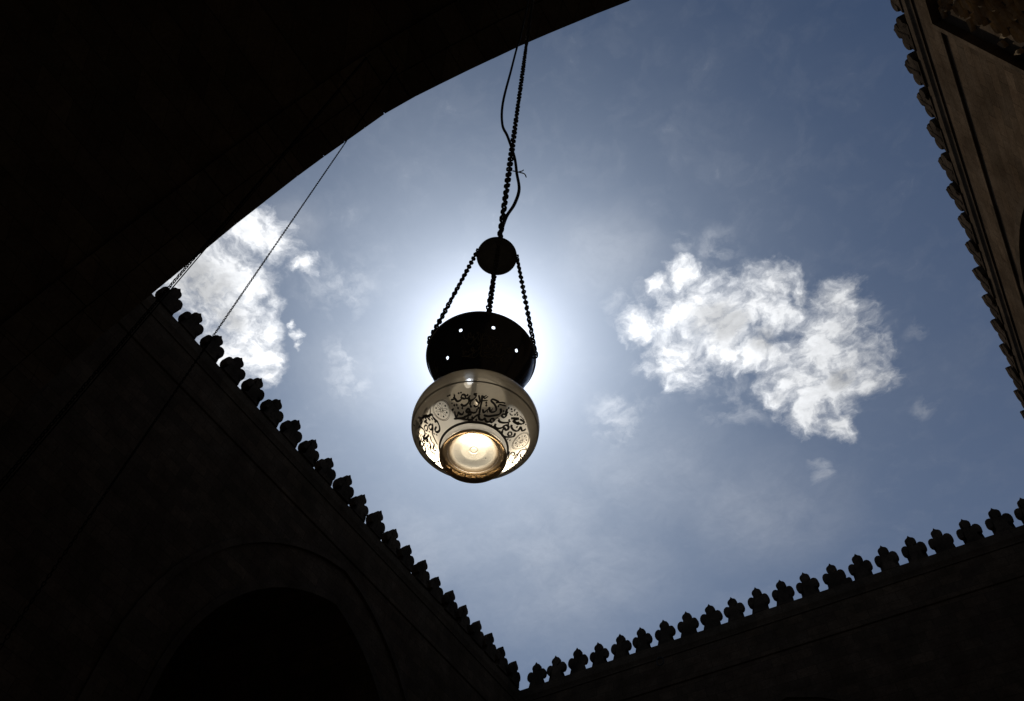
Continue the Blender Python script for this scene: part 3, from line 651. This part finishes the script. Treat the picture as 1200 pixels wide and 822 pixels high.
# that plate's hole lines up with the shoulder opening, so sky shines through
def ribbon(mb, pts, w, off, cyc=False, nib=0.9):
    """pts: (az, h) on the lamp's surface"""
    P = [Vector((a, h)) for a, h in pts]; Q = []
    if len(P) == 2: Q = [P[0].lerp(P[1], t / 5) for t in range(6)]
    else:
        for i in range(len(P) - 1):
            p0, p1, p2, p3 = P[max(i - 1, 0)], P[i], P[i + 1], P[min(i + 2, len(P) - 1)]
            for j in range(5):
                t = j / 5; Q.append(0.5 * ((2 * p1) + (p2 - p0) * t + (2 * p0 - 5 * p1 + 4 * p2 - p3) * t * t + (3 * p1 - p0 - 3 * p2 + p3) * t ** 3))
        Q.append(P[-1])
    S3 = [surf(q.x, q.y, off) for q in Q]; V = []
    for i, s3 in enumerate(S3):
        t = (S3[min(i + 1, len(S3) - 1)] - S3[max(i - 1, 0)])
        if t.length < 1e-7: t = Vector((0, 0, 1))
        t.normalize(); q = Q[i]; n = (surf(q.x, q.y, off + 0.01) - s3).normalized(); b = t.cross(n).normalized()
        d = RT * math.cos(q.x) + HD * math.sin(q.x)
        f = 0.5 + 0.5 * abs(math.sin(math.atan2(t.z, t.dot(d)) - nib)); ends = min(1.0, 0.45 + 0.5 * min(i, len(S3) - 1 - i))
        V += [s3 - b * w * f * ends / 2, s3 + b * w * f * ends / 2]
    mb.add(V, [(2 * i, 2 * i + 1, 2 * i + 3, 2 * i + 2) for i in range(len(S3) - 1)])
def dot(mb, az, h, s_, off):
    r = rad(h); V = [surf(az + s_ / r, h, off), surf(az, h + s_ * 0.8, off), surf(az - s_ / r, h, off), surf(az, h - s_ * 0.8, off)]
    mb.add(V, [(0, 1, 2, 3)])
INK = json.loads('''[[1.3,[[-0.4616,-0.106],[-0.4636,-0.1145],[-0.4876,-0.1201],[-0.5446,-0.1201]]],[1.5,[[-0.4839,-0.1137],[-0.4588,-0.1218],[-0.4332,-0.1278],[-0.3787,-0.1276],[-0.3439,-0.1235],[-0.3433,-0.1187],[-0.3244,-0.1142],[-0.2894,-0.1141],[-0.2669,-0.1193],[-0.2797,-0.1248],[-0.3195,-0.1237],[-0.3283,-0.1206]]],[1.3,[[-0.2707,-0.1242],[-0.2349,-0.1248],[-0.2034,-0.1207],[-0.1775,-0.1177]]],[1.6,[[-0.2081,-0.1218],[-0.2021,-0.1282],[-0.2283,-0.136],[-0.2909,-0.141],[-0.345,-0.1403],[-0.3692,-0.1355]]],[0.9,[[-0.5458,-0.1278],[-0.5422,-0.1308]]],[1.5,[[-0.5373,-0.1487],[-0.5558,-0.158],[-0.5447,-0.1621],[-0.5,-0.1589],[-0.4664,-0.1538],[-0.4491,-0.1568],[-0.4132,-0.1596],[-0.37,-0.1592],[-0.3411,-0.154]]],[1.5,[[-0.2141,-0.1543],[-0.2476,-0.1568],[-0.2822,-0.1534],[-0.2684,-0.1511],[-0.2346,-0.1491],[-0.2061,-0.1532],[-0.2139,-0.1598],[-0.2993,-0.1661],[-0.4264,-0.1679],[-0.6257,-0.1643]]],[1.2,[[-0.6257,-0.1643],[-0.4472,-0.1689],[-0.2728,-0.1736]]],[1.2,[[-0.5985,-0.1437],[-0.537,-0.1424]]],[1.3,[[-0.2285,-0.1242],[-0.1903,-0.1295],[-0.1242,-0.1276],[-0.0746,-0.1189],[-0.1151,-0.1136],[-0.0607,-0.1128]]],[1.4,[[-0.2196,-0.1291],[-0.1729,-0.1322],[-0.1359,-0.1284]]],[1.6,[[0.029,-0.1151],[0.0355,-0.1311],[0.0246,-0.1473],[0.0208,-0.1577],[0.0108,-0.1644],[0.0515,-0.172],[0.1395,-0.172],[0.1691,-0.1678],[0.2362,-0.1734],[0.3191,-0.1718],[0.3325,-0.1652],[0.3798,-0.1626],[0.4187,-0.1654],[0.3909,-0.1709],[0.3265,-0.1706]]],[1.3,[[-0.0314,-0.1156],[-0.0003,-0.1314],[-0.0287,-0.1419],[-0.0822,-0.1446],[-0.1097,-0.1404]]],[1.2,[[-0.0835,-0.1264],[-0.0444,-0.1326],[-0.0033,-0.1373]]],[1.0,[[0.0086,-0.1306],[0.1468,-0.1264]]],[1.1,[[0.0416,-0.1164],[0.0833,-0.1226],[0.1284,-0.1169],[0.1368,-0.1154]]],[1,[[0.013,-0.1233],[0.0762,-0.1175],[0.1054,-0.1128]]],[1.4,[[-0.2,-0.1557],[-0.2518,-0.1583],[-0.2863,-0.1542],[-0.2528,-0.1511],[-0.2081,-0.1518],[-0.196,-0.1564],[-0.1194,-0.1591],[-0.0547,-0.1565],[-0.0367,-0.1486]]],[1.4,[[-0.3587,-0.1663],[-0.261,-0.1649],[-0.1805,-0.1628],[-0.2027,-0.1616]]],[1.6,[[-0.2394,-0.1669],[-0.2678,-0.1715],[-0.2207,-0.1748],[-0.1335,-0.1721],[-0.0407,-0.1648],[0.0487,-0.1607]]],[1.4,[[0.0825,-0.1484],[0.1165,-0.1557],[0.162,-0.151],[0.2037,-0.1451],[0.209,-0.141],[0.245,-0.1485],[0.3,-0.1496],[0.3602,-0.1443],[0.3504,-0.1372],[0.2881,-0.1302],[0.2179,-0.1258],[0.2168,-0.1205],[0.2796,-0.1197],[0.3484,-0.1215],[0.3031,-0.1264]]],[1.2,[[0.3482,-0.1238],[0.4127,-0.1187],[0.4773,-0.1166]]],[1.2,[[0.3771,-0.1339],[0.3789,-0.1272],[0.4374,-0.1245],[0.5093,-0.1219]]],[1.7,[[0.432,-0.1336],[0.4723,-0.14],[0.4582,-0.1481],[0.3731,-0.1548],[0.2415,-0.1615],[0.1282,-0.1613]]],[1.6,[[0.5586,-0.1262],[0.5709,-0.1347],[0.6116,-0.1406],[0.598,-0.1478],[0.5367,-0.1476],[0.538,-0.1426],[0.5941,-0.1384],[0.5976,-0.1308]]],[0.9,[[0.6487,-0.1312],[0.69,-0.1327],[0.7304,-0.1299]]],[0.8,[[0.6498,-0.127],[0.6868,-0.1228]]],[1,[[0.6915,-0.1133],[0.7037,-0.1206]]],[0.6,[[0.8469,-0.1185],[0.9242,-0.1158],[0.9896,-0.1147]]],[1.7,[[0.5075,-0.1595],[0.5708,-0.1612],[0.6581,-0.1582],[0.7411,-0.1513],[0.7755,-0.1442]]],[2.2,[[0.7393,-0.139],[0.8008,-0.1329],[0.8743,-0.126],[0.8242,-0.1386],[0.9774,-0.1336]]],[1.7,[[0.9035,-0.1328],[0.9709,-0.131],[1.0155,-0.1252],[1.0169,-0.118],[0.9466,-0.1211],[0.9053,-0.1236]]],[1.1,[[0.5189,-0.1556],[0.5183,-0.1618]]],[1.7,[[0.8572,-0.1477],[0.8854,-0.152],[0.9785,-0.1523],[1.0695,-0.1458],[1.0652,-0.137],[1.0498,-0.1328],[1.1497,-0.1326],[1.1618,-0.1213]]],[1.8,[[0.5011,-0.1695],[0.5182,-0.1764],[0.6198,-0.1761],[0.7084,-0.1689],[0.7246,-0.162],[0.7691,-0.1574],[0.8378,-0.1574],[0.8638,-0.1636],[0.8176,-0.1666],[0.7657,-0.1644]]],[1.3,[[0.7173,-0.1607],[0.762,-0.1683],[0.774,-0.1733]]],[1.8,[[0.7826,-0.1729],[0.8217,-0.1788],[0.945,-0.1788],[1.0715,-0.1688],[1.1305,-0.1589],[1.076,-0.1515]]],[1.3,[[1.0404,-0.1673],[0.9757,-0.169],[0.9503,-0.1634],[1.0025,-0.1595],[1.0596,-0.162],[1.0404,-0.1673]]],[0.8,[[0.4399,-0.1623],[0.4545,-0.1573],[0.4971,-0.1565]]],[0.7,[[0.3277,-0.1767],[0.3805,-0.1771],[0.4375,-0.1753]]],[0.7,[[0.6103,-0.1814],[0.7342,-0.1763]]],[0.7,[[0.1903,-0.1504],[0.2024,-0.154]]],[0.7,[[0.2796,-0.1408],[0.2821,-0.1437]]],[0.7,[[0.2638,-0.1439],[0.2856,-0.147]]],[1.4,[[1.5237,-0.1765],[1.6783,-0.1741],[1.8437,-0.173]]],[1.2,[[1.6782,-0.1678],[1.6147,-0.17],[1.6075,-0.1647],[1.6657,-0.1583],[1.7339,-0.1574],[1.7061,-0.1645]]],[1.3,[[1.6941,-0.1491],[1.7821,-0.1526],[1.8445,-0.1514]]],[1.4,[[1.6242,-0.1406],[1.6955,-0.1452],[1.8136,-0.1466],[1.9046,-0.1518],[2.0182,-0.1464]]],[1.2,[[1.6242,-0.1406],[1.6387,-0.1298],[1.7037,-0.1156],[1.755,-0.1167]]],[1.5,[[1.7261,-0.1367],[1.8136,-0.1334],[1.866,-0.1229],[1.8371,-0.1176],[1.7836,-0.1262]]],[1.4,[[1.8614,-0.1314],[1.9481,-0.1266],[1.9839,-0.1284]]],[1,[[1.5914,-0.1275],[1.6445,-0.122],[1.6607,-0.1115]]],[1,[[1.8557,-0.1702],[1.93,-0.1605],[1.8783,-0.1563]]],[1.1,[[2.0104,-0.1664],[2.0583,-0.1606],[2.1148,-0.1594]]],[1.1,[[2.0171,-0.1591],[1.9851,-0.1536],[2.0059,-0.1435]]],[1.1,[[2.0482,-0.1454],[2.0723,-0.1364],[2.0273,-0.1323]]],[1.1,[[2.1097,-0.1502],[2.146,-0.1374],[2.1053,-0.1248]]],[1.1,[[2.2352,-0.1497],[2.278,-0.1348],[2.2478,-0.13]]],[1.1,[[2.1742,-0.1514],[2.2086,-0.1314]]],[1.1,[[2.3838,-0.1411],[2.348,-0.1377],[2.365,-0.1233]]],[1.1,[[2.3092,-0.1298],[2.3032,-0.1171],[2.2516,-0.1163]]],[1.1,[[1.9747,-0.1476],[2.0079,-0.1355]]],[1.1,[[1.9205,-0.1426],[1.9758,-0.1291],[2.0522,-0.1267]]],[1.1,[[2.1358,-0.1335],[2.1875,-0.1141],[2.2286,-0.1161]]],[1,[[-1.1597,-0.1048],[-1.0716,-0.102],[-1.0267,-0.1024]]],[1,[[-1.0456,-0.0996],[-1.0833,-0.1131]]],[1.1,[[-0.9635,-0.103],[-1.0108,-0.1151],[-1.0746,-0.1225]]],[1.7,[[-1.2118,-0.1034],[-1.1522,-0.1177],[-1.0349,-0.1256],[-1.0473,-0.1334],[-1.043,-0.1425]]],[1.6,[[-1.0964,-0.1454],[-1.0446,-0.1431],[-1.0344,-0.15],[-1.068,-0.159],[-1.1417,-0.1648],[-1.2363,-0.1629],[-1.2394,-0.1559],[-1.1324,-0.1537]]],[1.6,[[-1.195,-0.1132],[-1.2065,-0.1227],[-1.2894,-0.1203]]],[1.3,[[-1.2687,-0.1225],[-1.2412,-0.1303]]],[1.6,[[-1.4081,-0.0949],[-1.4261,-0.1094],[-1.5067,-0.1036]]],[1.5,[[-1.4364,-0.1114],[-1.431,-0.1269],[-1.5157,-0.1335],[-1.6291,-0.1293],[-1.7222,-0.1337]]],[1.3,[[-1.3141,-0.1414],[-1.27,-0.1363],[-1.1992,-0.1391],[-1.2272,-0.1455],[-1.3048,-0.1465],[-1.3141,-0.1414]]],[1.3,[[-1.153,-0.1412],[-1.2438,-0.149],[-1.3649,-0.1541],[-1.462,-0.1632],[-1.5853,-0.1736]]],[1.3,[[-1.583,-0.1051],[-1.5876,-0.1155],[-1.6856,-0.1219],[-1.8418,-0.1126]]],[1.5,[[-1.6653,-0.1299],[-1.5479,-0.1411],[-1.4552,-0.1451]]],[1.2,[[-1.681,-0.1388],[-1.6194,-0.1371],[-1.5763,-0.1428],[-1.6398,-0.1447],[-1.681,-0.1388]]],[1.5,[[-1.7342,-0.1224],[-1.8332,-0.1314],[-1.962,-0.1293],[-2.0397,-0.1144]]],[1.3,[[-1.4648,-0.1494],[-1.5803,-0.1557],[-1.6284,-0.1641],[-1.8193,-0.1593],[-1.8191,-0.169]]],[1.2,[[-1.7328,-0.1433],[-1.9127,-0.1421],[-1.9838,-0.151]]],[1.3,[[-1.9576,-0.1064],[-2.0227,-0.1125],[-2.0699,-0.1248]]],[1.3,[[-1.9978,-0.1315],[-2.1085,-0.1383],[-2.1336,-0.1565]]],[1.2,[[-2.1876,-0.1228],[-2.3128,-0.1254],[-2.3681,-0.1407]]],[1.2,[[-2.0726,-0.1234],[-2.2531,-0.1189],[-2.3872,-0.1123]]],[1.1,[[-2.0046,-0.1529],[-2.0122,-0.1654]]],[1.1,[[-2.1846,-0.1462],[-2.3274,-0.1469]]],[1.2,[[-1.672,-0.1062],[-1.7681,-0.0997]]],[1.2,[[-1.8124,-0.1064],[-1.8971,-0.1121]]],[1.2,[[-1.3101,-0.1001],[-1.3125,-0.1066],[-1.3607,-0.1047]]],[1.2,[[-1.089,-0.1305],[-1.0959,-0.1367]]],[1.1,[[-1.5565,-0.1225],[-1.6136,-0.127]]],[1.2,[[-1.6186,-0.1487],[-1.721,-0.1527],[-1.8349,-0.1473]]],[1.1,[[-1.6861,-0.166],[-1.7559,-0.1731]]],[1.1,[[-2.181,-0.0965],[-2.2514,-0.1021],[-2.3774,-0.0941]]],[1,[[-2.2359,-0.1316],[-2.3732,-0.1266],[-2.4597,-0.1237]]],[1.1,[[-1.7858,-0.1295],[-1.8962,-0.1197]]],[1,[[-1.8849,-0.1505],[-1.9664,-0.1548],[-1.9405,-0.1631]]],[1.1,[[-1.4126,-0.1013],[-1.4942,-0.0987]]]]''')
DOTS = json.loads('''[[-0.5778,-0.1064],[-0.5413,-0.1063],[-0.3801,-0.1077],[-0.3389,-0.1069],[-0.2278,-0.116],[-0.1839,-0.1361],[-0.1732,-0.1447],[-0.5084,-0.1351],[-0.4579,-0.1361],[-0.5749,-0.1441],[-0.4485,-0.1439],[-0.3582,-0.1461],[-0.232,-0.1169],[-0.1932,-0.1382],[-0.1779,-0.1428],[-0.0137,-0.1469],[-0.0388,-0.1744],[-0.1468,-0.1692],[-0.1504,-0.1755],[0.1285,-0.1324],[0.1399,-0.1385],[0.574,-0.1226],[0.6317,-0.1206],[0.7579,-0.1254],[0.8035,-0.121],[0.7689,-0.1182],[0.7329,-0.1449],[0.7792,-0.153],[1.0793,-0.1168],[0.9863,-0.1408],[0.5165,-0.1356],[1.0964,-0.1741],[1.1689,-0.1704],[-1.1074,-0.1256],[-1.2906,-0.1018],[-1.5194,-0.1035],[-1.4778,-0.1378],[-1.6328,-0.1413],[-1.7071,-0.1095],[-1.31,-0.1647],[-1.3789,-0.1439],[-1.7974,-0.153],[-1.2412,-0.1303],[-1.3345,-0.1583],[-1.886,-0.1144]]''')
ink = MB()
PXM = 0.0063
for w, pts in INK: ribbon(ink, pts, w * PXM * (1.0 if abs(pts[0][0]) < 1.05 else 1.05), 0.0014)
for i_, (w, pts) in enumerate(INK):
    if pts[0][0] < -1.05 and i_ % 2: ribbon(ink, [(p[0] - 0.10, p[1] + 0.010) for p in pts], w * PXM * 0.9, 0.0015)
for a, h in DOTS: dot(ink, a, h, 0.0048 if abs(a) < 1.05 else 0.0036, 0.0016)
# the two panels the camera cannot see carry the same hand
for w, pts in INK:
    if abs(sum(p[0] for p in pts) / len(pts)) < 1.05: ribbon(ink, [(p[0] + 2.95, p[1]) for p in pts], w * PXM, 0.0014)
o = ink.build('inscription', M_ink, glob_); o['kind'] = 'stuff'
def medallion(a0, h0, R_):
    mb = MB(); g_ = MB(); r = rad(h0); sl = 0.72
    def pp(x, y_): return (a0 + x / r, h0 + y_ * sl)
    for rr in (R_, R_ * 0.90): ribbon(g_, [pp(rr * math.cos(t), rr * math.sin(t)) for t in [2 * math.pi * k / 20 for k in range(21)]], 0.0026, 0.0014)
    for k in range(6):
        t = k * math.pi / 3 + 0.25; q = pp(R_ * 0.62 * math.cos(t), R_ * 0.62 * math.sin(t)); dot(mb, q[0], q[1], 0.0042, 0.0016)
        t2 = t + math.pi / 6; ribbon(g_, [pp(0.004 * math.cos(t2), 0.004 * math.sin(t2)), pp(R_ * .4 * math.cos(t2 + .25), R_ * .4 * math.sin(t2 + .25)), pp(R_ * .72 * math.cos(t2), R_ * .72 * math.sin(t2))], 0.0017, 0.0014)
        ribbon(g_, [pp(0.004 * math.cos(t2), 0.004 * math.sin(t2)), pp(R_ * .4 * math.cos(t2 - .25), R_ * .4 * math.sin(t2 - .25)), pp(R_ * .72 * math.cos(t2), R_ * .72 * math.sin(t2))], 0.0017, 0.0014)
        ribbon(mb, [pp(0.002 * math.cos(t), 0.002 * math.sin(t)), pp(R_ * .26 * math.cos(t), R_ * .26 * math.sin(t))], 0.0026, 0.0016)
    # medallion lines and dots are one flat print
    ob = g_.build('medallion', M_inkgrey, glob_); o2 = mb.build('medallion_dots', M_ink, ob) if False else None
    V = [tuple(v) for v in mb.V]; k0_ = len(ob.data.vertices)
    me = ob.data; bm = bmesh.new(); bm.from_mesh(me); vs = [bm.verts.new(v) for v in V]
    me.materials.append(M_ink)
    for f in mb.F:
        fc = bm.faces.new([vs[i] for i in f]); fc.material_index = 1
    bm.to_mesh(me); bm.free()
for a, h in ((-0.7981, -0.1323), (1.3809, -0.1418), (-2.5, -0.137), (3.0 - 0.1, -0.137)): medallion(a, h, 0.037)
# faint lettering round the dark neck
fi = MB()
for w, pts in INK:
    ma = sum(p[0] for p in pts) / len(pts)
    if abs(ma) < 0.95:
        for sh in (0.0, 2.1, -2.1):
            ribbon(fi, [((p[0] - 0.1) * 0.8 + sh, 0.315 + (p[1] + 0.14) * 1.9) for p in pts if True], w * 0.0038, 0.0012)
o = fi.build('inscription', M_inkpale, nb); o['kind'] = 'stuff'

# canopy: a small domed cap from which four fine chains carry the rim
ZCAN = 4.235 - C0.z
CX = Vector((0.006, 0.004, 0)) + RT * 0.036
cp = [(ZCAN + 0.165, 0.0), (ZCAN + 0.16, 0.008), (ZCAN + 0.135, 0.014), (ZCAN + 0.12, 0.030), (ZCAN + 0.10, 0.062), (ZCAN + 0.065, 0.096), (ZCAN + 0.03, 0.114), (ZCAN + 0.004, 0.1185), (ZCAN - 0.006, 0.117), (ZCAN - 0.004, 0.110), (ZCAN + 0.012, 0.085), (ZCAN + 0.02, 0.045), (ZCAN + 0.022, 0.0)]
can = lathe('canopy', cp, M_iron, lamp, 64, None, True, 3); can.location = CX
V, F = ring_mesh('r', 0.05, 0.046, 0.006, 16, 6)
from_pd('eye_ring', [Vector(v) + Vector((0, 0, ZCAN + 0.175)) + CX for v in V], F, M_iron, can, True)
can_h = ((165, 0.117, 0.000), (12, 0.117, 0.000), (88, 0.066, 0.004), (267, 0.105, 0.0))
for dg, rc, dzc in can_h:
    t = math.radians(dg); d = RT * math.cos(t) - HD * math.sin(t)
    A_ = CX + d * rc + Vector((0, 0, ZCAN + dzc)); B_ = d * 0.2575 + Vector((0, 0, 0.485))
    c_ = chain_joined('suspension_chain', B_, A_, 0.040, 0.0300, 0.0052, 0.0290, M_iron, lamp, 0.05, 0.4 + t, 10, 5, 0.25)
    hk = MB(); Vh, Fh = ring_mesh('r', 0.036, 0.026, 0.004, 12, 6); hk.add([Vector(v) + B_ - Vector((0, 0, 0.012)) for v in Vh], Fh)
    hk.build('lug', M_iron, c_, True)
# the lamp hangs a touch out of plumb
lamp.rotation_mode = 'QUATERNION'; piv = Vector((0, 0, 0.35)); qt = Quaternion(HD, -0.03)
lamp.rotation_quaternion = qt; lamp.location = C0 + piv - qt @ piv - RT * 0.004
for o in lamp.children:
    pass
